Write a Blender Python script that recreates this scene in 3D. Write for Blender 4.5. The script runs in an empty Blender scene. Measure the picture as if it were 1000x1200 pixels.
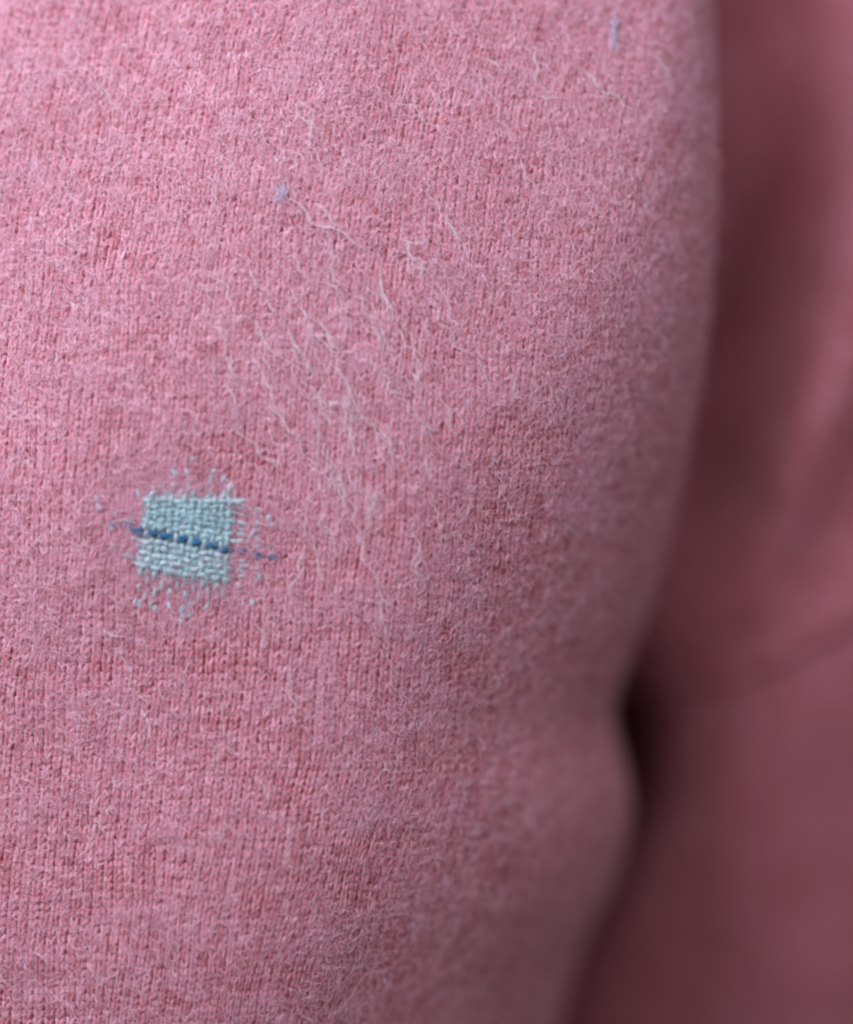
import bpy, math
import numpy as np

# ------------------------------------------------------------------ camera, light, exposure
K = 0.00016                 # metres per unit; one unit is one stitch-scale step (0.16 mm)
DIST = 0.55                 # camera to the focus plane
scene = bpy.context.scene
cam_data = bpy.data.cameras.new("camera")
cam = bpy.data.objects.new("camera", cam_data)
scene.collection.objects.link(cam)
cam.location = (0.0, -DIST, 0.0)
cam.rotation_euler = (math.radians(90), 0, 0)
cam_data.sensor_fit = 'VERTICAL'
cam_data.sensor_height = 36
cam_data.angle = 2 * math.atan(600 * K / DIST)
cam_data.clip_start = 0.01
cam_data.clip_end = 50
cam_data.dof.use_dof = True
cam_data.dof.focus_distance = DIST + 18 * K
cam_data.dof.aperture_fstop = 1.3
scene.camera = cam

world = bpy.data.worlds.new("World")
scene.world = world
world.use_nodes = True
bg = world.node_tree.nodes["Background"]
bg.inputs["Color"].default_value = (1.0, 0.90, 0.93, 1)
bg.inputs["Strength"].default_value = 0.17


def area_light(name, loc, target, size, power, color):
    d = bpy.data.lights.new(name, 'AREA')
    d.shape = 'RECTANGLE'
    d.size, d.size_y = size
    d.energy = power
    d.color = color
    o = bpy.data.objects.new(name, d)
    scene.collection.objects.link(o)
    o.location = loc
    from mathutils import Vector
    o.rotation_euler = (Vector(target) - Vector(loc)).to_track_quat('-Z', 'Y').to_euler()
    return o


# one big window to the left, above the lens
area_light("window_light", (-0.36, -0.26, 0.37), (-0.06, 0, 0.04), (0.46, 0.46), 7.7, (0.82, 0.88, 1.0))
# added fill lamp, above and in front, to lift the sleeve and body's right
area_light("fill_light", (0.05, -0.85, 0.75), (0, 0, 0), (0.9, 0.7), 5.6, (1.0, 0.88, 0.92))

scene.view_settings.view_transform = 'Standard'
scene.view_settings.look = 'None'
scene.view_settings.exposure = 0.0
scene.view_settings.gamma = 1.0
scene.cycles.use_denoising = True
scene.cycles.max_bounces = 8
scene.cycles.filter_width = 2.3

rng = np.random.default_rng(7)


# ------------------------------------------------------------------ helpers
def W(p):
    """units (x right, y into the scene, v down) -> metres"""
    p = np.asarray(p, float)
    out = np.empty_like(p)
    out[..., 0] = (p[..., 0] - 500) * K
    out[..., 1] = p[..., 1] * K
    out[..., 2] = (600 - p[..., 2]) * K
    return out


def link(o, parent=None):
    scene.collection.objects.link(o)
    if parent is not None:
        o.parent = parent
    return o


def mesh_obj(name, verts, quads, mat, parent, attrs=None, tris=None):
    """quads (n,4) int array, verts already in units"""
    me = bpy.data.meshes.new(name)
    co = W(verts).reshape(-1, 3).astype(np.float32)
    loops = np.asarray(quads, np.int32).reshape(-1)
    nq = len(loops) // 4
    me.vertices.add(len(co))
    me.vertices.foreach_set("co", co.ravel())
    me.loops.add(len(loops))
    me.loops.foreach_set("vertex_index", loops)
    me.polygons.add(nq)
    me.polygons.foreach_set("loop_start", np.arange(0, nq * 4, 4, dtype=np.int32))
    me.polygons.foreach_set("loop_total", np.full(nq, 4, np.int32))
    me.polygons.foreach_set("use_smooth", np.ones(nq, bool))
    for k, a in (attrs or {}).items():
        at = me.attributes.new(k, 'FLOAT', 'POINT')
        at.data.foreach_set("value", np.asarray(a, np.float32).ravel())
    me.update(calc_edges=True)
    me.validate()
    me.materials.append(mat)
    return link(bpy.data.objects.new(name, me), parent)


def empty(name, loc, parent=None):
    o = bpy.data.objects.new(name, None)
    o.empty_display_size = 0.01
    o.location = loc
    return link(o, parent)


def smooth(xs, ys, at):
    """monotone-ish cubic (Catmull-Rom) through control points"""
    xs, ys, at = np.asarray(xs, float), np.asarray(ys, float), np.asarray(at, float)
    m = np.gradient(ys, xs)
    i = np.clip(np.searchsorted(xs, at) - 1, 0, len(xs) - 2)
    h = xs[i + 1] - xs[i]
    t = np.clip((at - xs[i]) / h, 0, 1)
    return ((2*t**3 - 3*t**2 + 1) * ys[i] + (t**3 - 2*t**2 + t) * h * m[i]
            + (-2*t**3 + 3*t**2) * ys[i + 1] + (t**3 - t**2) * h * m[i + 1])


def sstep(a, b, x):
    t = np.clip((x - a) / (b - a), 0, 1)
    return t * t * (3 - 2 * t)


class Noise2:
    def __init__(self, seed, scale, n=14):
        r = np.random.default_rng(seed)
        a = r.uniform(0, 2 * np.pi, n)
        f = r.uniform(0.5, 1.6, n) * 2 * np.pi / scale
        self.kx, self.ky, self.p, self.n = f * np.cos(a), f * np.sin(a), r.uniform(0, 6.28, n), n

    def __call__(self, x, y):
        x, y = np.asarray(x, float), np.asarray(y, float)
        s = 0
        for a, b, c in zip(self.kx, self.ky, self.p):
            s = s + np.sin(a * x + b * y + c)
        return s / math.sqrt(self.n / 2)      # about unit variance


class Surf:
    """a cloth surface tabulated over arc length s (across) and v (down)"""
    def __init__(self, s, v, P, face=200):
        self.s0, self.ds, self.v0, self.dv = s[0], s[1] - s[0], v[0], v[1] - v[0]
        self.s, self.v, self.P = s, v, P
        du = np.gradient(P, axis=1)
        dw = np.gradient(P, axis=0)
        N = np.cross(dw, du)            # x right, y in, v down
        N /= np.linalg.norm(N, axis=2, keepdims=True)
        j = np.argmin(abs(s - face)); i = np.argmin(abs(v - 600))
        if N[i, j, 1] > 0:
            N = -N
        self.N = N

    def at(self, s, v, r=0.0):
        s, v = np.asarray(s, float), np.asarray(v, float)
        fs = np.clip((s - self.s0) / self.ds, 0, self.P.shape[1] - 1.001)
        fv = np.clip((v - self.v0) / self.dv, 0, self.P.shape[0] - 1.001)
        i, j = fv.astype(int), fs.astype(int)
        a, b = (fv - i)[..., None], (fs - j)[..., None]
        w = ((1-a)*(1-b), (1-a)*b, a*(1-b), a*b)
        def mix(T):
            return w[0]*T[i, j] + w[1]*T[i, j+1] + w[2]*T[i+1, j] + w[3]*T[i+1, j+1]
        P, N = mix(self.P), mix(self.N)
        N = N / np.linalg.norm(N, axis=-1, keepdims=True)
        return P + N * np.asarray(r, float)[..., None] if np.ndim(r) else P + N * r

    def s_of_x(self, x, v):
        x, v = np.atleast_1d(np.asarray(x, float)), np.atleast_1d(np.asarray(v, float))
        out = []
        for a, b in zip(x, v):
            i = int(np.clip(round((b - self.v0) / self.dv), 0, len(self.v) - 1))
            row = self.P[i, :, 0]
            k = int(np.argmax(row))
            out.append(np.interp(a, row[:k + 1], self.s[:k + 1]))
        return np.array(out)

    def sheet(self, ks=2, kv=2, r=0.0, smin=None):
        P = self.P + self.N * r
        P = P[::kv, ::ks]
        n, m = P.shape[:2]
        idx = np.arange(n * m).reshape(n, m)
        q = np.stack([idx[:-1, :-1], idx[1:, :-1], idx[1:, 1:], idx[:-1, 1:]], -1).reshape(-1, 4)
        return P.reshape(-1, 3), q


# ------------------------------------------------------------------ materials
def wool_material(name, base, dark, light, grain=900.0, rough=0.95, sheen=0.3, tint=True, sss=0.7):
    m = bpy.data.materials.new(name)
    m.use_nodes = True
    nt = m.node_tree
    b = nt.nodes["Principled BSDF"]
    b.inputs["Roughness"].default_value = rough
    b.inputs["Specular IOR Level"].default_value = 0.15
    b.inputs["Sheen Weight"].default_value = sheen
    b.inputs["Sheen Roughness"].default_value = 0.6
    b.inputs["Sheen Tint"].default_value = (0.95, 0.85, 0.95, 1)
    b.inputs["Subsurface Weight"].default_value = sss
    b.inputs["Subsurface Radius"].default_value = (1.0, 0.7, 0.75)
    b.inputs["Subsurface Scale"].default_value = 0.0010
    tc = nt.nodes.new("ShaderNodeTexCoord")
    # fibre grain
    n1 = nt.nodes.new("ShaderNodeTexNoise")
    n1.inputs["Scale"].default_value = grain
    n1.inputs["Detail"].default_value = 6
    n1.inputs["Roughness"].default_value = 0.7
    nt.links.new(tc.outputs["Object"], n1.inputs["Vector"])
    # uneven dye, several millimetres across
    n2 = nt.nodes.new("ShaderNodeTexNoise")
    n2.inputs["Scale"].default_value = 110
    n2.inputs["Detail"].default_value = 4
    nt.links.new(tc.outputs["Object"], n2.inputs["Vector"])
    add = nt.nodes.new("ShaderNodeMath"); add.operation = 'MULTIPLY_ADD'
    nt.links.new(n1.outputs["Fac"], add.inputs[0]); add.inputs[1].default_value = 0.8
    sub = nt.nodes.new("ShaderNodeMath"); sub.operation = 'MULTIPLY_ADD'
    nt.links.new(n2.outputs["Fac"], sub.inputs[0]); sub.inputs[1].default_value = 0.5; sub.inputs[2].default_value = -0.15
    nt.links.new(sub.outputs[0], add.inputs[2])
    fac = add
    if tint:
        at = nt.nodes.new("ShaderNodeAttribute"); at.attribute_name = "tint"
        a2 = nt.nodes.new("ShaderNodeMath"); a2.operation = 'MULTIPLY_ADD'
        nt.links.new(at.outputs["Fac"], a2.inputs[0]); a2.inputs[1].default_value = 0.45
        nt.links.new(add.outputs[0], a2.inputs[2])
        fac = a2
    cr = nt.nodes.new("ShaderNodeValToRGB")
    e = cr.color_ramp.elements
    e[0].position, e[0].color = 0.25, (*dark, 1)
    e[1].position, e[1].color = 0.85, (*light, 1)
    mid = e.new(0.52); mid.color = (*base, 1)
    nt.links.new(fac.outputs[0], cr.inputs["Fac"])
    nt.links.new(cr.outputs["Color"], b.inputs["Base Color"])
    bp = nt.nodes.new("ShaderNodeBump")
    bp.inputs["Strength"].default_value = 0.35
    bp.inputs["Distance"].default_value = 0.0002
    nt.links.new(n1.outputs["Fac"], bp.inputs["Height"])
    nt.links.new(bp.outputs["Normal"], b.inputs["Normal"])
    return m


def fibre_material(name, col, transl=0.35):
    m = bpy.data.materials.new(name)
    m.use_nodes = True
    nt = m.node_tree
    nt.nodes.remove(nt.nodes["Principled BSDF"])
    out = nt.nodes["Material Output"]
    at = nt.nodes.new("ShaderNodeAttribute"); at.attribute_name = "tint"
    mx = nt.nodes.new("ShaderNodeMixRGB")
    mx.inputs["Color1"].default_value = (*col[0], 1)
    mx.inputs["Color2"].default_value = (*col[1], 1)
    nt.links.new(at.outputs["Fac"], mx.inputs["Fac"])
    d = nt.nodes.new("ShaderNodeBsdfDiffuse")
    t = nt.nodes.new("ShaderNodeBsdfTranslucent")
    g = nt.nodes.new("ShaderNodeBsdfGlossy"); g.inputs["Roughness"].default_value = 0.35
    g.inputs["Color"].default_value = (0.9, 0.9, 0.95, 1)
    nt.links.new(mx.outputs[0], d.inputs["Color"])
    nt.links.new(mx.outputs[0], t.inputs["Color"])
    s1 = nt.nodes.new("ShaderNodeMixShader"); s1.inputs[0].default_value = transl
    nt.links.new(d.outputs[0], s1.inputs[1]); nt.links.new(t.outputs[0], s1.inputs[2])
    s2 = nt.nodes.new("ShaderNodeMixShader"); s2.inputs[0].default_value = 0.05
    nt.links.new(s1.outputs[0], s2.inputs[1]); nt.links.new(g.outputs[0], s2.inputs[2])
    nt.links.new(s2.outputs[0], out.inputs["Surface"])
    return m


M_YARN = wool_material("pink_wool_yarn", (0.50, 0.160, 0.205), (0.36, 0.085, 0.115), (0.64, 0.29, 0.36))
M_CLOTH = wool_material("darkened_wool_backing", (0.36, 0.08, 0.11), (0.30, 0.06, 0.085), (0.42, 0.11, 0.15), tint=False)  # backing darker than the yarn: shade of the stitch gaps put into colour
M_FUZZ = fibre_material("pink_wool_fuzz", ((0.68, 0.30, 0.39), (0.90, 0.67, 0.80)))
M_SLFUZZ = fibre_material("shaded_sleeve_fuzz", ((0.58, 0.18, 0.24), (0.74, 0.34, 0.43)))  # sleeve's shade put into the colour: same wool, darker and redder
M_AQFUZZ = fibre_material("pale_aqua_fuzz", ((0.36, 0.52, 0.56), (0.62, 0.68, 0.74)))
M_HAIR = fibre_material("pale_loose_fibre", ((0.84, 0.66, 0.74), (0.97, 0.93, 0.97)))
M_AQUA = wool_material("pale_aqua_yarn", (0.33, 0.51, 0.54), (0.19, 0.34, 0.37), (0.49, 0.67, 0.70), sheen=0.15)
M_GREY = wool_material("pale_grey_lilac_yarn", (0.38, 0.49, 0.53), (0.25, 0.35, 0.39), (0.52, 0.61, 0.65), sheen=0.15)
M_BLUE = wool_material("deep_blue_yarn", (0.010, 0.100, 0.215), (0.005, 0.045, 0.11), (0.03, 0.17, 0.32), sheen=0.05, sss=0.2)
M_LINT = fibre_material("pale_blue_lint", ((0.52, 0.56, 0.80), (0.80, 0.80, 0.92)))

# ------------------------------------------------------------------ the cloth surfaces
# side contour of the body: a slow curve in to the waist, nipped where the fold pushes in
EDGE_V = [-400, -200, 0, 120, 250, 350, 450, 560, 660, 740, 790, 825, 850, 880, 915, 955, 1010, 1070, 1130, 1200, 1300, 1500]
EDGE_X = [838, 843, 846, 850, 849, 843, 832, 812, 792, 768, 749, 736, 730, 734, 744, 752, 750, 733, 706, 682, 660, 640]


def front_surface():
    v = np.arange(-300, 1505, 6.0)
    s = np.arange(-420, 1500, 6.0)
    n_fold = Noise2(3, 520, 10)
    P = np.empty((len(v), len(s), 3))
    E = smooth(EDGE_V, EDGE_X, v)
    Wd = smooth([-300, 0, 300, 500, 700, 900, 1500], [80, 85, 180, 290, 390, 440, 470], v)
    Es = np.convolve(np.pad(E, 40, 'edge'), np.hanning(83)[1:-1] / np.hanning(83).sum(), 'valid')
    Wd = Wd + (E - Es)
    T = smooth([-300, 0, 300, 500, 700, 900, 1500], [70, 75, 110, 165, 230, 275, 330], v)
    for i, vv in enumerate(v):
        xa = np.arange(-420, E[i] - Wd[i], 5.0)
        t = np.radians(np.arange(0, 97, 2.0))
        xb = E[i] - Wd[i] + Wd[i] * np.sin(t)
        yb = T[i] * (1 - np.cos(t))
        dx, dy = xb[-1] - xb[-2], yb[-1] - yb[-2]
        n = math.hypot(dx, dy)
        k = np.arange(6, 1300, 6.0)
        x = np.concatenate([xa, xb, xb[-1] + dx / n * k])
        y = np.concatenate([0 * xa, yb, yb[-1] + dy / n * k])
        xx = np.minimum(x, 900)
        y = y + 40 * (np.maximum(xx - 330, 0) / 500) ** 2
        y = y + 60 * (np.minimum(xx - 300, 0) / 500) ** 2
        y = y + 0.00015 * np.minimum(vv - 520, 0) ** 2 + 0.00004 * np.maximum(vv - 700, 0) ** 2
        y = y + 0.00022 * np.maximum(vv - 850, 0) ** 2 * sstep(250, 600, xx)
        y = y + 4.0 * n_fold(xx, vv * 0.8) * (1 - sstep(380, 620, xx))
        L = np.concatenate([[0], np.cumsum(np.hypot(np.diff(x), np.diff(y)))]) - 420
        # keep s equal to x at x = 200 so stitches stay in step from row to row
        L = L - np.interp(200, x[:len(xa)], L[:len(xa)]) + 200
        P[i, :, 0] = np.interp(s, L, x)
        P[i, :, 1] = np.interp(s, L, y)
        P[i, :, 2] = vv
    return Surf(s, v, P)


VALLEY_V = [-400, -220, -58, 162, 326, 436, 600, 819, 1000, 1500]
VALLEY_X = [1080, 1040, 999, 955, 905, 864, 823, 776, 730, 650]
SEAM_X = [600, 700, 776, 863, 941, 1051, 1161, 1300, 1500]
SEAM_V = [785, 805, 816, 818, 791, 729, 656, 550, 390]


def sleeve_surface():
    v = np.arange(-300, 1505, 8.0)
    s = np.arange(400, 1560, 8.0)
    n_fold = Noise2(11, 420, 10)
    P = np.empty((len(v), len(s), 3))
    xl = smooth([-300, 500, 700, 818, 864, 922, 1002, 1071, 1175, 1290, 1500],
                [470, 520, 650, 788, 810, 817, 812, 790, 742, 680, 614], v)
    Xc = smooth([-300, 0, 400, 800, 1500], [1000, 1000, 1050, 1070, 1060], v)
    Rx = Xc - xl
    Ry = smooth([-300, 0, 400, 800, 1500], [250, 240, 210, 200, 220], v)
    Yc = smooth([-300, 0, 400, 800, 1500], [630, 600, 580, 560, 840], v)
    xv = 500 + (smooth(VALLEY_V, VALLEY_X, v) - 500) * 1.035
    for i, vv in enumerate(v):
        t = np.radians(np.arange(-100, 121, 1.0))
        x = Xc[i] + Rx[i] * np.sin(t)
        y = Yc[i] - Ry[i] * np.sign(np.cos(t)) * abs(np.cos(t)) ** 0.62
        k = np.arange(500, 0, -8.0)
        x = np.concatenate([x[0] - k * 0.12, x]); y = np.concatenate([y[0] + k, y])
        t = np.concatenate([np.full(len(k), t[0]), t])
        k = k[::-1]
        x = np.concatenate([x, x[-1] - 0.3 * k]); y = np.concatenate([y, y[-1] + k])
        t = np.concatenate([t, np.full(len(k), t[-1])])
        q = x - xv[i]
        front = np.clip(np.cos(t), 0, 1) ** 0.5
        depth = (30 + 150 * sstep(0, 400, vv)) * (1 - sstep(520, 800, vv))
        y = y + depth * np.exp(-(q / np.where(q > 0, 74, 60)) ** 2) * front
        y = y - 62 * np.exp(-((q - 125) / 62) ** 2) * front * sstep(60, 300, vv) * (1 - sstep(480, 700, vv))
        # soft ridge and hollow right of the armpit fold
        rg = x - smooth([-400, 300, 450, 640, 780, 1500], [1290, 1130, 1030, 935, 860, 720], vv)
        y = y - 34 * np.exp(-(rg / 60) ** 2) * front * sstep(250, 450, vv) * (1 - sstep(700, 800, vv))
        y = y + 6 * n_fold(x, vv) * front
        sv = smooth(SEAM_X, SEAM_V, np.clip(x, 600, 1499))
        above = sv - vv
        y = y - 8 * sstep(-5, 5, above) * np.exp(-np.maximum(above, 0) / 90) * front
        L = np.concatenate([[0], np.cumsum(np.hypot(np.diff(x), np.diff(y)))])
        j0 = np.argmin(abs(t))
        L = L - L[j0] + 1050
        P[i, :, 0] = np.interp(s, L, x)
        P[i, :, 1] = np.interp(s, L, y)
        P[i, :, 2] = vv
    return Surf(s, v, P, 1050)


FRONT = front_surface()
SLEEVE = sleeve_surface()

# ------------------------------------------------------------------ knitting
SW, SH = 12.2, 9.4          # one stitch: wale width, course height


def lean(s, v):
    """how far a wale has drifted sideways at height v"""
    a = -0.085 * (v - 650)
    a = a + 0.15 * np.maximum(400 - v, 0) ** 2 / 800
    a = a - 0.16 * np.maximum(v - 900, 0) ** 1.0 * sstep(150, 480, s)
    return a


wob1, wob2, wob3 = Noise2(21, 190), Noise2(22, 150), Noise2(23, 60)


def leg_verts(surf, I, J, side, rings, pts, rad, rs, leanf):
    """I, J stitch indices (n,) -> vertices (n, rings, pts, 3)"""
    n = len(I)
    u = np.linspace(0, 1, rings)
    cx = side * (0.055 + 0.275 * u ** 0.85)                      # across, in wales
    cz = -(-0.22 + 1.42 * u)                                    # along, in courses (up)
    cr = 0.2 + 1.15 * np.sin(np.pi * np.clip(u * 1.02, 0, 1)) ** 0.8   # height off the cloth
    rr = rad * (0.62 + 0.38 * np.sin(np.pi * u))
    th = np.radians(np.linspace(-112, 112, pts))
    j1 = rs.normal(0, 0.020, (n, 1)); j2 = rs.normal(0, 0.05, (n, 1))
    j3 = rs.normal(1, 0.07, (n, 1)); j4 = rs.normal(0, 0.3, (n, 1)); sl = rs.normal(0, 0.03, (n, 1))
    s0 = (I[:, None] + cx + j1 + sl * (u - 0.5)) * SW
    v0 = (J[:, None] + cz + j2) * SH
    s0 = s0[:, :, None] + (rr * j3)[:, :, None] * np.sin(th)
    r0 = (cr + j4)[:, :, None] + 0.52 * (rr * j3)[:, :, None] * np.cos(th)
    v0 = np.broadcast_to(v0[:, :, None], s0.shape)
    v0 = v0 + 3.0 * wob1(s0, v0)
    r0 = r0 + rs.normal(0, 0.13, r0.shape); s0 = s0 + rs.normal(0, 0.14, s0.shape)
    s1 = s0 + leanf(s0, v0) + 1.8 * wob2(s0, v0) + 0.25 * wob3(s0, v0)
    return surf.at(s1, v0, r0)


def leg_faces(n, rings, pts):
    idx = np.arange(rings * pts).reshape(rings, pts)
    q = np.stack([idx[:-1, :-1], idx[:-1, 1:], idx[1:, 1:], idx[1:, :-1]], -1).reshape(-1, 4)
    return (q[None] + (np.arange(n) * rings * pts)[:, None, None]).reshape(-1, 4)


def knit(surf, I, J, rings, pts, rad, seed, leanf=lean):
    rs = np.random.default_rng(seed)
    a = leg_verts(surf, I, J, -1, rings, pts, rad, rs, leanf)
    b = leg_verts(surf, I, J, 1, rings, pts, rad, rs, leanf)
    V = np.stack([a, b], 1).reshape(len(I) * 2, rings * pts, 3)
    tint = np.repeat(rs.normal(0, 0.22, len(I)), 2) + rs.normal(0, 0.14, len(I) * 2)
    return V, np.repeat(tint[:, None], rings * pts, 1)


# ---- the sweater
sweater = empty("sweater", (0, 0, -600 * K))
sweater["label"] = "pink wool sweater with a pale blue darned patch on its front"
sweater["category"] = "sweater"


def under(o, parent):
    """keep world placement when parenting"""
    o.parent = parent
    off = np.array([0.0, 0.0, 0.0])
    p = parent
    while p is not None:
        off += np.array(p.location[:])
        p = p.parent
    o.location = tuple(-off)
    return o


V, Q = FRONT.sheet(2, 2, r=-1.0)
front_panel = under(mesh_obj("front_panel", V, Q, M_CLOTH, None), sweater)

i0, i1 = int(-330 / SW), int(1190 / SW)
j0, j1 = int(-130 / SH), int(1340 / SH)
I, J = [a.ravel() for a in np.meshgrid(np.arange(i0, i1), np.arange(j0, j1))]
# skip what has wrapped round the side out of sight
keep = (I * SW) < np.interp(J * SH, [0, 300, 600, 900, 1300], [960, 990, 1110, 1130, 1130])
# the hole that the darn fills
hole = (((I * SW + lean(I * SW, J * SH) - 217) / 42) ** 2 + ((J * SH - 632) / 30) ** 2) < 1
I, J = I[keep & ~hole], J[keep & ~hole]
px, pv = I * SW, J * SH
near = np.argsort(((px - 150) / 1.3) ** 2 + (pv - 850) ** 2)[:300]
mask = np.zeros(len(I), bool); mask[near] = True
RINGS, PTS, RAD = 5, 5, 2.95
V, tint = knit(FRONT, I[~mask], J[~mask], RINGS, PTS, RAD, 5)
o = mesh_obj("knit_stitches", V, leg_faces(len(V), RINGS, PTS), M_YARN, None, {"tint": tint})
o["kind"] = "stuff"
o.parent = front_panel
Vn, tn = knit(FRONT, I[mask], J[mask], RINGS, PTS, RAD, 6)
fq = leg_faces(2, RINGS, PTS)
for k in range(mask.sum()):
    o = mesh_obj("knit_stitch", Vn[2*k:2*k+2], fq, M_YARN, None, {"tint": tn[2*k:2*k+2]})
    o.parent = front_panel

# ---- sleeve: cap above the seam, arm below it
V, Q = SLEEVE.sheet(2, 2, r=-1.0)
sv = smooth(SEAM_X, SEAM_V, np.clip(V[:, 0], 600, 1499))
qa = V[Q].mean(1)
above = qa[:, 2] < smooth(SEAM_X, SEAM_V, np.clip(qa[:, 0], 600, 1499))


def compact(V, Q):
    u, inv = np.unique(Q.ravel(), return_inverse=True)
    return V[u], inv.reshape(-1, 4)


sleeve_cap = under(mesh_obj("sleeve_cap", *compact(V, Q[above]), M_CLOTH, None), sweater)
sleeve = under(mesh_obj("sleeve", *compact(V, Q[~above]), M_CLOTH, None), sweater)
I, J = [a.ravel() for a in np.meshgrid(np.arange(int(420 / SW), int(1330 / SW)), np.arange(int(-130 / SH), int(1340 / SH)))]
zero = lambda s, v: -0.10 * (v - 600)
V, tint = knit(SLEEVE, I, J, 4, 4, 3.3, 9, zero)
c = V.mean(1)
ab = c[:, 2] < smooth(SEAM_X, SEAM_V, np.clip(c[:, 0], 600, 1499))
vis = (c[:, 0] > 560) & (c[:, 1] < 760)
for sel, par in ((ab & vis, sleeve_cap), (~ab & vis, sleeve)):
    o = mesh_obj("knit_stitches", V[sel], leg_faces(int(sel.sum()), 4, 4), M_YARN, None, {"tint": tint[sel]})
    o["kind"] = "stuff"
    o.parent = par


# the back of the sweater, added to close off light behind the armpit gap
bx = np.linspace(250, 1700, 40); bv = np.linspace(-300, 1504, 40)
B = np.stack([np.broadcast_to(bx, (40, 40)), 820 - 120 * ((bx - 900) / 800) ** 2 + 0 * bv[:, None], np.broadcast_to(bv[:, None], (40, 40))], -1)
idx = np.arange(1600).reshape(40, 40)
Q = np.stack([idx[:-1, :-1], idx[1:, :-1], idx[1:, 1:], idx[:-1, 1:]], -1).reshape(-1, 4)
under(mesh_obj("back_panel", B.reshape(-1, 3), Q, M_CLOTH, None), sweater)

# ------------------------------------------------------------------ tubes (threads, seam)
def tube(path, rad, sides=7, caps=True):
    """path (n,3) in units, rad scalar or (n,) -> verts, quads"""
    path = np.asarray(path, float)
    n = len(path)
    rad = np.broadcast_to(np.asarray(rad, float), (n,)).copy()
    if caps:
        rad[0] *= 0.25; rad[-1] *= 0.25
    T = np.gradient(path, axis=0)
    T /= np.linalg.norm(T, axis=1, keepdims=True) + 1e-9
    ref = np.array([0.0, -1.0, 0.05])
    A = np.cross(T, ref); A /= np.linalg.norm(A, axis=1, keepdims=True) + 1e-9
    B = np.cross(A, T)
    th = np.linspace(0, 2 * np.pi, sides, endpoint=False)
    V = path[:, None] + rad[:, None, None] * (A[:, None] * np.cos(th)[None, :, None] + B[:, None] * np.sin(th)[None, :, None])
    idx = np.arange(n * sides).reshape(n, sides)
    nx = np.roll(idx, -1, axis=1)
    q = np.stack([idx[:-1], nx[:-1], nx[1:], idx[1:]], -1).reshape(-1, 4)
    return V.reshape(-1, 3), q


# seam between cap and arm: two rows of small overcast loops along the join
xs = np.linspace(640, 1330, 420)
k = np.arange(420)
arc = []
for x in xs:
    vv = float(smooth(SEAM_X, SEAM_V, x))
    i = int(np.clip(round((vv - SLEEVE.v0) / SLEEVE.dv), 0, len(SLEEVE.v) - 1))
    row = SLEEVE.P[i, :, 0]
    j = np.argmin(np.where(SLEEVE.N[i, :, 1] < 0.2, abs(row - x), 1e9))
    arc.append((SLEEVE.s[j], vv))
arc = np.array(arc)
ker = np.ones(9) / 9
arc[:, 0] = np.convolve(np.pad(arc[:, 0], 4, 'edge'), ker, 'valid')
pth = SLEEVE.at(arc[:, 0], arc[:, 1] + 2.2 * np.sin(k * 1.1), 5.5 + 1.2 * np.cos(k * 2.2))
seam = under(mesh_obj("sleeve_seam", *tube(pth, 4.2), M_YARN, None), sweater)

# ------------------------------------------------------------------ the darn
darn = empty("darned_patch", (0, 0, 0))
under(darn, sweater)
darn["label"] = "woven darn of pale aqua and grey threads crossed by one blue row"


def thread(name, xs, vs, rs_, rad, mat, label=None, seed=0):
    g = np.random.default_rng(seed)
    n = len(xs)
    jit = np.convolve(g.normal(0, 1, n + 8), np.ones(9) / 9, 'valid') * 3.6
    jit2 = np.convolve(g.normal(0, 1, n + 8), np.ones(9) / 9, 'valid') * 3.6
    s = FRONT.s_of_x(xs, vs)
    p = FRONT.at(s + jit, np.asarray(vs) + jit2, rs_)
    V, Q = tube(p, rad * (1 + 0.12 * np.convolve(g.normal(0, 1, n + 4), np.ones(5) / 5, 'valid')))
    # soft yarn spreads flat, and two plies twist round each other
    ring = np.arange(len(V)) % 7 * (2 * np.pi / 7)
    along = np.arange(len(V)) // 7
    ctr = np.repeat(p, 7, 0)
    V = ctr + (V - ctr) * (1 + 0.16 * np.cos(2 * ring + along * 0.55))[:, None]
    V[:, 1] = ctr[:, 1] + (V[:, 1] - ctr[:, 1]) * 0.62
    V += g.normal(0, 0.16, V.shape)
    o = mesh_obj(name, V, Q, mat, None, {"tint": np.full(len(V), g.normal(0, 0.15))})
    if label:
        o["label"] = label
    o.location = (0, 0, 0)
    under(o, darn)
    return o


def weft_v(j, x):
    """height of weft row j at x; j = 0 top row, 7 the blue row, 8.. the lower rows"""
    slope = float(np.interp(j, [0, 3, 7, 12], [0.0, 0.10, 0.205, 0.17]))
    v0 = float(np.interp(j, [0, 6, 7, 8, 12], [587, 623, 632.5, 642, 671]))
    return v0 + slope * (x - 217)


def warp_x(i, v):
    """x of warp i at height v; 12 warps"""
    lean_ = float(np.interp(i, [0, 11], [-0.14, -0.06]))
    return 170 + i * 8.75 + lean_ * (v - 632)


g = np.random.default_rng(40)
NW, NF = 12, 13
LIFT = 3.2


def weave(phase_in, inside, amp=1.9, out_amp=2.0, out_mean=0.9):
    """over-under height along a thread; outside the block it dips under the knitting"""
    hin = LIFT + amp * np.cos(phase_in)
    hout = out_mean + out_amp * np.cos(phase_in)
    return hin * inside + hout * (1 - inside)


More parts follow.
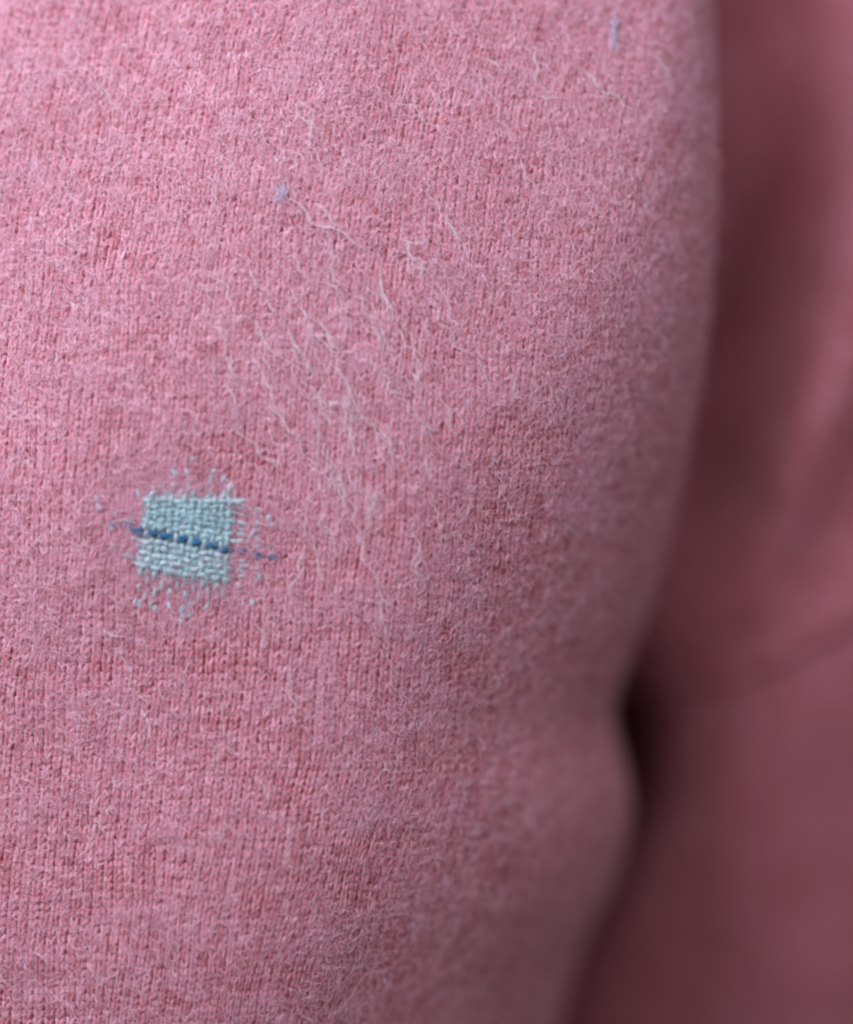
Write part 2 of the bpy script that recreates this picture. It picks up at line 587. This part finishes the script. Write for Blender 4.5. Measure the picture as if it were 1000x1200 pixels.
up = [6, 22, 10, 34, 16, 40, 8, 14, 26, 10, 26, 8]
dn = [54, 40, 44, 18, 44, 22, 56, 46, 20, 36, 14, 20]
for i in range(NW):
    x_mid = warp_x(i, 632)
    vt, vb = weft_v(0, x_mid) - 4, weft_v(12, x_mid) + 4
    if i in (9, 10):
        vt -= 4
    vt += g.normal(-1, 4.5); vb += g.normal(1, 5.5)
    a, b = vt - up[i], vb + dn[i]
    vs = np.arange(a, b, 1.1)
    xs_ = np.array([warp_x(i, q) for q in vs])
    # weft index (fractional) along the warp
    rows = np.array([weft_v(j, x_mid) for j in range(NF)])
    jf = np.interp(vs, rows, np.arange(NF))
    jf = np.where(vs < rows[0], (vs - rows[0]) / 8.5, jf)
    jf = np.where(vs > rows[-1], NF - 1 + (vs - rows[-1]) / 8.5, jf)
    ins = sstep(vt - 3, vt + 3, vs) * (1 - sstep(vb - 3, vb + 3, vs))
    if i in (0, 2):           # two loose tails lie on top below the block
        ins = sstep(vt - 3, vt + 3, vs) * (1 - sstep(vb + 14, vb + 18, vs))
    # over blue (j = 7) on even warps
    r = weave(np.pi * (jf + i + 1), ins) - 0.5 * sstep(7.6, 9.0, jf) * ins
    thread("warp_thread", xs_, vs, r, 2.75 + 0.4 * g.normal(), M_AQUA, None, 100 + i)

lf = [0, 10, 26, 6, 18, 8, 30, 24, 0, 6, 3, 22, 4]
rt = [12, 46, 30, 52, 40, 36, 34, 50, 22, 44, 40, 26, 8]
for j in range(NF):
    xl, xr = 166, 270
    if j < 4:
        xl = 176 - j * 2
    if j > 8:
        xl, xr = 164, 266
    if j == 0:
        xr = 282
    xl += g.normal(-1, 6.5); xr += g.normal(2, 6.5)
    a, b = xl - lf[j], xr + rt[j]
    xs_ = np.arange(a, b, 1.1)
    vs = np.array([weft_v(j, q) for q in xs_])
    fi = (xs_ - (170 - 0.10 * (vs - 632))) / 8.75
    ins = sstep(xl - 3, xl + 3, xs_) * (1 - sstep(xr - 3, xr + 3, xs_))
    r = weave(np.pi * (fi + j), ins, amp=1.8)
    r = r * ins + (1 - ins) * (1.2 + 1.9 * np.cos(2 * np.pi * (xs_ - np.where(xs_ > 217, 302, 132)) / 18) - 0.012 * abs(xs_ - 217))
    if j == 7:
        thread("weft_thread", xs_, vs, r + 0.7 * ins - 0.1 * (1 - ins), 4.2, M_BLUE, "deep blue weft thread crossing the darn", 207)
    elif j > 7:
        thread("weft_thread", xs_, vs, r + 0.2, 2.95, M_GREY, "pale grey weft thread in the lower darn", 200 + j)
    else:
        thread("weft_thread", xs_, vs, r, 2.55 + 0.35 * g.normal(), M_AQUA, None, 200 + j)
# short anchoring stitches beside the block, caught through the knitting
for q, (x, v, dx, dv) in enumerate([(114, 578, 1, 12), (117, 590, 3, 10), (135, 596, 2, 10), (131, 612, 0, 12), (131, 636, 1, 10),
                                    (162, 574, 2, 10), (192, 575, 9, 2), (207, 548, 2, 12), (250, 550, 1, 8), (303, 606, -2, 12),
                                    (296, 620, -2, 12), (316, 600, -2, 12), (303, 668, -2, 16), (278, 683, 3, 12), (296, 700, -1, 10),
                                    (217, 716, 1, 14), (164, 700, 1, 12), (181, 708, 0, 12), (233, 690, -1, 16), (252, 688, 1, 10)]):
    t = np.linspace(0, 1, 14)
    thread("anchor_stitch", x + dx * t, v + dv * t, -2.4 + 4.4 * np.sin(np.pi * t), 3.3, M_GREY if q % 3 else M_AQUA, None, 300 + q)


# ------------------------------------------------------------------ fibres
def ribbons(surf, S, Vv, R, rad):
    """S, Vv, R (n, m) paths over a surface -> thin strips"""
    P = surf.at(S, Vv, R)
    n, m = S.shape
    T = np.gradient(P, axis=1)
    T /= np.linalg.norm(T, axis=2, keepdims=True) + 1e-9
    ref = np.array([0.0, -1.0, 0.0]) + rng.normal(0, 0.45, (n, 1, 3))
    A = np.cross(T, ref)
    A /= np.linalg.norm(A, axis=2, keepdims=True) + 1e-9
    w = rad[:, None] * np.linspace(1.0, 0.45, m)[None]
    V = np.stack([P - A * w[..., None], P + A * w[..., None]], 2).reshape(n, m * 2, 3)
    k = np.arange(m - 1) * 2
    q = np.stack([k, k + 1, k + 3, k + 2], -1)
    Q = (q[None] + (np.arange(n) * m * 2)[:, None, None]).reshape(-1, 4)
    return V, Q


def fuzz(surf, s, v, length, rad, seed, lift, heading, spread, m=6, flip=0.0):
    rs = np.random.default_rng(seed)
    n = len(s)
    a = heading + rs.normal(0, spread, n) + np.pi * (rs.uniform(0, 1, n) < flip)
    curl = rs.normal(0, 0.5, (n, m)).cumsum(1) + rs.normal(0, 0.35, (n, 1)) * np.arange(m)
    ang = a[:, None] + curl
    st = (length / (m - 1))[:, None]
    S = s[:, None] + np.concatenate([np.zeros((n, 1)), np.cumsum(np.cos(ang[:, 1:]) * st, 1)], 1)
    Vv = v[:, None] + np.concatenate([np.zeros((n, 1)), np.cumsum(np.sin(ang[:, 1:]) * st, 1)], 1)
    t = np.linspace(0, 1, m)[None]
    R = 3.2 + lift[:, None] * np.sin(t * np.pi * rs.uniform(0.5, 0.95, (n, 1)))
    return ribbons(surf, S, Vv, R, rad)


nz1, nz2, nz3 = Noise2(51, 90), Noise2(52, 230), Noise2(53, 30)


def scatter(n, s_rng, v_rng, seed, density):
    rs = np.random.default_rng(seed)
    s = rs.uniform(*s_rng, n); v = rs.uniform(*v_rng, n)
    k = rs.uniform(0, 1, n) < density(s, v)
    return s[k], v[k]


dens = lambda s, v: np.clip(0.64 + 0.10 * nz1(s, v) + 0.07 * nz2(s, v) + 0.14 * nz3(s, v) + 0.16 - 0.30 * sstep(200, 950, v), 0.15, 1)


def in_block(s, v, grow=0.0):
    x0 = 168 - 0.12 * (v - 632)
    return (s > x0 - grow) & (s < x0 + 100 + grow) & (v > 583 + 0.05 * (s - 217) - grow) & (v < 676 + 0.17 * (s - 217) + grow)


def add_fuzz(surf, s, v, lo, hi, r0, r1, lift, m, seed, mat, parent, tmax=1.0, spread=1.9, name="fuzz"):
    rs = np.random.default_rng(seed)
    n = len(s)
    V, Q = fuzz(surf, s, v, rs.uniform(lo, hi, n), rs.uniform(r0, r1, n), seed, rs.gamma(2.0, lift, n), 1.45 if m < 5 else 1.1, spread, m, 0.5 if m < 5 else 0.25)
    o = mesh_obj(name, V, Q, mat, None, {"tint": np.repeat(rs.uniform(0, tmax, n)[:, None], V.shape[1], 1)})
    o["kind"] = "stuff"
    o.parent = parent
    return o


rs = np.random.default_rng(62)
# a dense short nap, then longer hairs over it
s, v = scatter(300000, (-230, 1000), (-80, 1280), 61, dens)
kp = ~in_block(s, v, 2)
add_fuzz(FRONT, s[kp], v[kp], 6, 16, 0.13, 0.30, 0.9, 4, 63, M_FUZZ, front_panel, spread=0.65)
s, v = scatter(46000, (-230, 1000), (-80, 1280), 64, dens)
kp = ~in_block(s, v, 4) | (rs.uniform(0, 1, len(s)) < 0.2)
add_fuzz(FRONT, s[kp], v[kp], 16, 46, 0.12, 0.24, 2.0, 7, 65, M_FUZZ, front_panel, spread=1.0)
# nap of the knitting that closes over the ends of the darning threads
s = rs.normal(215, 58, 6500); v = rs.normal(632, 50, 6500)
kp = ~in_block(s, v, 1)
o = add_fuzz(FRONT, s[kp], v[kp], 6, 15, 0.12, 0.26, 1.7, 4, 67, M_FUZZ, front_panel, 0.6, spread=0.7)
# nap on the darning threads
s = rs.uniform(150, 300, 9000); v = rs.uniform(575, 700, 9000)
kp = in_block(s, v, 2)
o = add_fuzz(FRONT, s[kp], v[kp], 4, 12, 0.10, 0.22, 1.7, 4, 66, M_AQFUZZ, None, spread=1.2, name="thread_fuzz")
under(o, darn)
s, v = scatter(26000, (560, 1330), (-80, 1280), 71, lambda s, v: 0.8 + 0 * s)
sn = SLEEVE.at(s, v)
ab = sn[:, 2] < smooth(SEAM_X, SEAM_V, np.clip(sn[:, 0], 600, 1499))
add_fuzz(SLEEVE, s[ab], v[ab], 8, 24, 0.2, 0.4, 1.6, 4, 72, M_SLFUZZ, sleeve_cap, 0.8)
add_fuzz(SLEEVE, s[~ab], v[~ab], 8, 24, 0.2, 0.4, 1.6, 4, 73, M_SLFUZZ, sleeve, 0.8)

# long wavy fibres combed out of the wool, down and to the right
LONG = [
 [(340,90),(400,130),(430,185),(490,195),(530,212),(570,250),(610,270),(625,300)],
 [(440,115),(480,145),(500,180),(545,215)],
 [(215,512),(245,540),(265,590),(300,630),(350,660),(385,685),(405,715),(405,745)],
 [(205,660),(240,660),(255,700),(290,750),(340,740),(365,770)],
 [(380,460),(410,500),(460,530),(490,570),(515,605),(515,660)],
 [(345,540),(365,590),(400,640),(430,700),(470,720)],
 [(470,650),(520,690),(555,740),(575,800),(600,850),(650,885)],
 [(545,730),(560,790),(570,850),(600,900)],
 [(255,770),(275,810),(320,850),(350,900),(390,915),(430,945)],
 [(665,345),(670,420),(695,470),(710,520)],
 [(720,540),(745,590),(740,640)],
 [(610,400),(650,430),(680,450)],
 [(135,740),(165,790),(165,840),(185,890),(205,940)],
 [(80,540),(120,550),(150,575)],
 [(620,530),(650,560),(660,590)],
 [(650,890),(665,980),(695,1020),(695,1070)],
 [(410,800),(440,870),(460,930),(445,1000),(455,1030)],
 [(520,1040),(525,1110),(545,1160)],
 [(650,1090),(645,1150),(640,1200)],
 [(455,830),(490,860),(500,910)],
 [(270,440),(300,490),(320,500)],
 [(430,560),(480,600),(515,640)],
 [(390,470),(420,540),(410,610),(405,640)],
 [(175,340),(220,360),(240,390)],
 [(295,315),(335,340),(345,370)],
 [(480,820),(510,800),(540,815),(548,770)],
 [(130,640),(150,700),(145,760)],
 [(560,900),(575,960),(600,1040)],
 [(350,400),(375,450),(395,480)],
 [(840,300),(880,340),(900,400)],
 [(760,690),(790,720),(800,760)],
 [(740,240),(790,250),(830,235)],
 [(820,990),(830,1050),(850,1090)],
]
LONG = [[(220 + a / 2.941, 200 + b / 2.941) for a, b in l] for l in LONG]
LONG += [
 [(362,618),(370,640),(374,668),(384,690)], [(450,690),(446,720),(455,750),(452,775)], [(341,945),(344,970),(336,1000),(331,1015)],
 [(163,828),(174,848),(172,876),(165,890)], [(286,760),(284,790),(296,815)], [(470,640),(465,680),(470,720)],
 [(398,24),(404,14),(413,5)], [(236,851),(238,862),(238,874)], [(578,818),(582,824),(585,832)], [(560,62),(578,68),(592,82)],
 [(120,738),(135,745),(148,742)], [(80,700),(92,712),(98,728)], [(260,820),(262,850),(272,880)], [(108,960),(118,968),(124,985)],
 [(170,915),(182,908),(195,902)], [(222,770),(214,795),(222,820)], [(428,560),(436,600),(430,640)], [(395,545),(402,580),(398,615)],
 [(455,500),(462,545),(458,590)], [(330,700),(340,740),(335,780)], [(520,250),(535,275),(540,300)], [(630,105),(642,112),(655,108)],
 [(510,330),(524,352),(528,380)], [(560,420),(570,450),(566,480)], [(500,95),(512,118),(508,140)], [(745,190),(752,215),(760,235)],
 [(665,70),(690,78),(700,95)], [(770,55),(785,75),(790,100)], [(30,1020),(42,1032),(58,1030)], [(34,1115),(48,1122),(60,1140)],
]
gq = np.random.default_rng(900)
for q in range(105):
    if q < 85:
        x, v = gq.normal(385, 80), gq.normal(430, 150)
    else:
        x, v = gq.uniform(30, 760), gq.uniform(10, 900) * (1 - 0.0004 * 0)
    if in_block(np.array([x]), np.array([v]), 22)[0] or not 5 < x < 800:
        continue
    a = gq.normal(1.0 + 0.35 * (v > 560) if q < 85 else 1.15, 0.22)
    l = [(x, v)]
    for z in range(int(gq.integers(4, 9))):
        a2 = a + 0.55 * math.sin(2.1 * z + q) + gq.normal(0, 0.2)
        st = gq.uniform(9, 18)
        x, v = x + st * math.cos(a2), v + st * math.sin(a2)
        l.append((x, v))
    if not in_block(np.array([x]), np.array([v]), 10)[0]:
        LONG.append(l)
for q, l in enumerate(LONG):
    g = np.random.default_rng(500 + q)
    l = np.array(l)
    d = np.concatenate([[0], np.cumsum(np.hypot(*np.diff(l, axis=0).T))])
    m = max(12, int(d[-1] / 2.2))
    t = np.linspace(0, d[-1], m)
    X, Y = smooth(d, l[:, 0], t), smooth(d, l[:, 1], t)
    strands, tints, Vs, Qs, base = (int(g.integers(3, 7)) if q < 33 else int(g.integers(1, 5))), [], [], [], 0
    for z in range(strands):
        w = (np.sin(t / g.uniform(2.5, 6) + g.uniform(0, 6)) * g.uniform(0.4, 1.1) + np.sin(t / g.uniform(10, 18) + g.uniform(0, 6)) * 1.2
             + g.normal(0, 2.2) * (z > 0) * np.linspace(0.3, 1.5, m))
        s_ = FRONT.s_of_x(X + w, Y)
        s_ = np.convolve(np.pad(s_, 1, 'edge'), np.ones(3) / 3, 'valid')
        lift = 5.2 + g.uniform(1, 4) * np.sin(np.linspace(0.2, 2.9, m)) + np.sin(t / 11 + q)
        c0 = int(g.uniform(0, 0.3) * m) if z else 0
        c1 = m - (int(g.uniform(0, 0.35) * m) if z else 0)
        P = FRONT.at(s_, Y + 0.5 * w, lift)[c0:c1]
        rad = np.full(c1 - c0, g.uniform(0.12, 0.26) * (1.5 if q == 0 else 1)) * np.linspace(1, 0.6, c1 - c0)
        a, b = tube(P, rad, sides=4)
        Vs.append(a); Qs.append(b + base); base += len(a)
        tints.append(np.full(len(a), g.uniform(0.6, 1.0)))
    o = mesh_obj("long_fibre", np.concatenate(Vs), np.concatenate(Qs), M_HAIR, None, {"tint": np.concatenate(tints)})
    o.parent = front_panel

# ------------------------------------------------------------------ lint caught on the wool
for (x, v, w, h, lab) in [
    (331, 227, 7, 8, "pale blue lint speck at the upper end of the brightest white fibre"),
    (723, 31, 6, 17, "long pale blue lint tuft near the top of the sweater's shoulder side"),
]:
    g = np.random.default_rng(int(x))
    Vs, Qs, tt, base = [], [], [], 0
    s_c = float(FRONT.s_of_x(x, v)[0])
    for z in range(46):
        m = 9
        a = g.uniform(0, 6.28) + np.cumsum(g.normal(0, 0.55, m))
        step = g.uniform(0.8, 1.8)
        ps = s_c + g.normal(0, w * 0.4) + np.cumsum(np.cos(a)) * step * w / 9
        pv_ = v + g.normal(0, h * 0.4) + np.cumsum(np.sin(a)) * step * h / 9
        P = FRONT.at(ps, pv_, 4.5 + g.uniform(0, 4) + np.sin(np.linspace(0, 3, m)))
        A, B = tube(P, g.uniform(0.14, 0.26), sides=4)
        Vs.append(A); Qs.append(B + base); base += len(A); tt.append(np.full(len(A), g.uniform(0, 1)))
    o = mesh_obj("lint_tuft", np.concatenate(Vs), np.concatenate(Qs), M_LINT, None, {"tint": np.concatenate(tt)})
    o["label"] = lab
    o["category"] = "lint"
    o["group"] = "blue lint caught on the sweater"
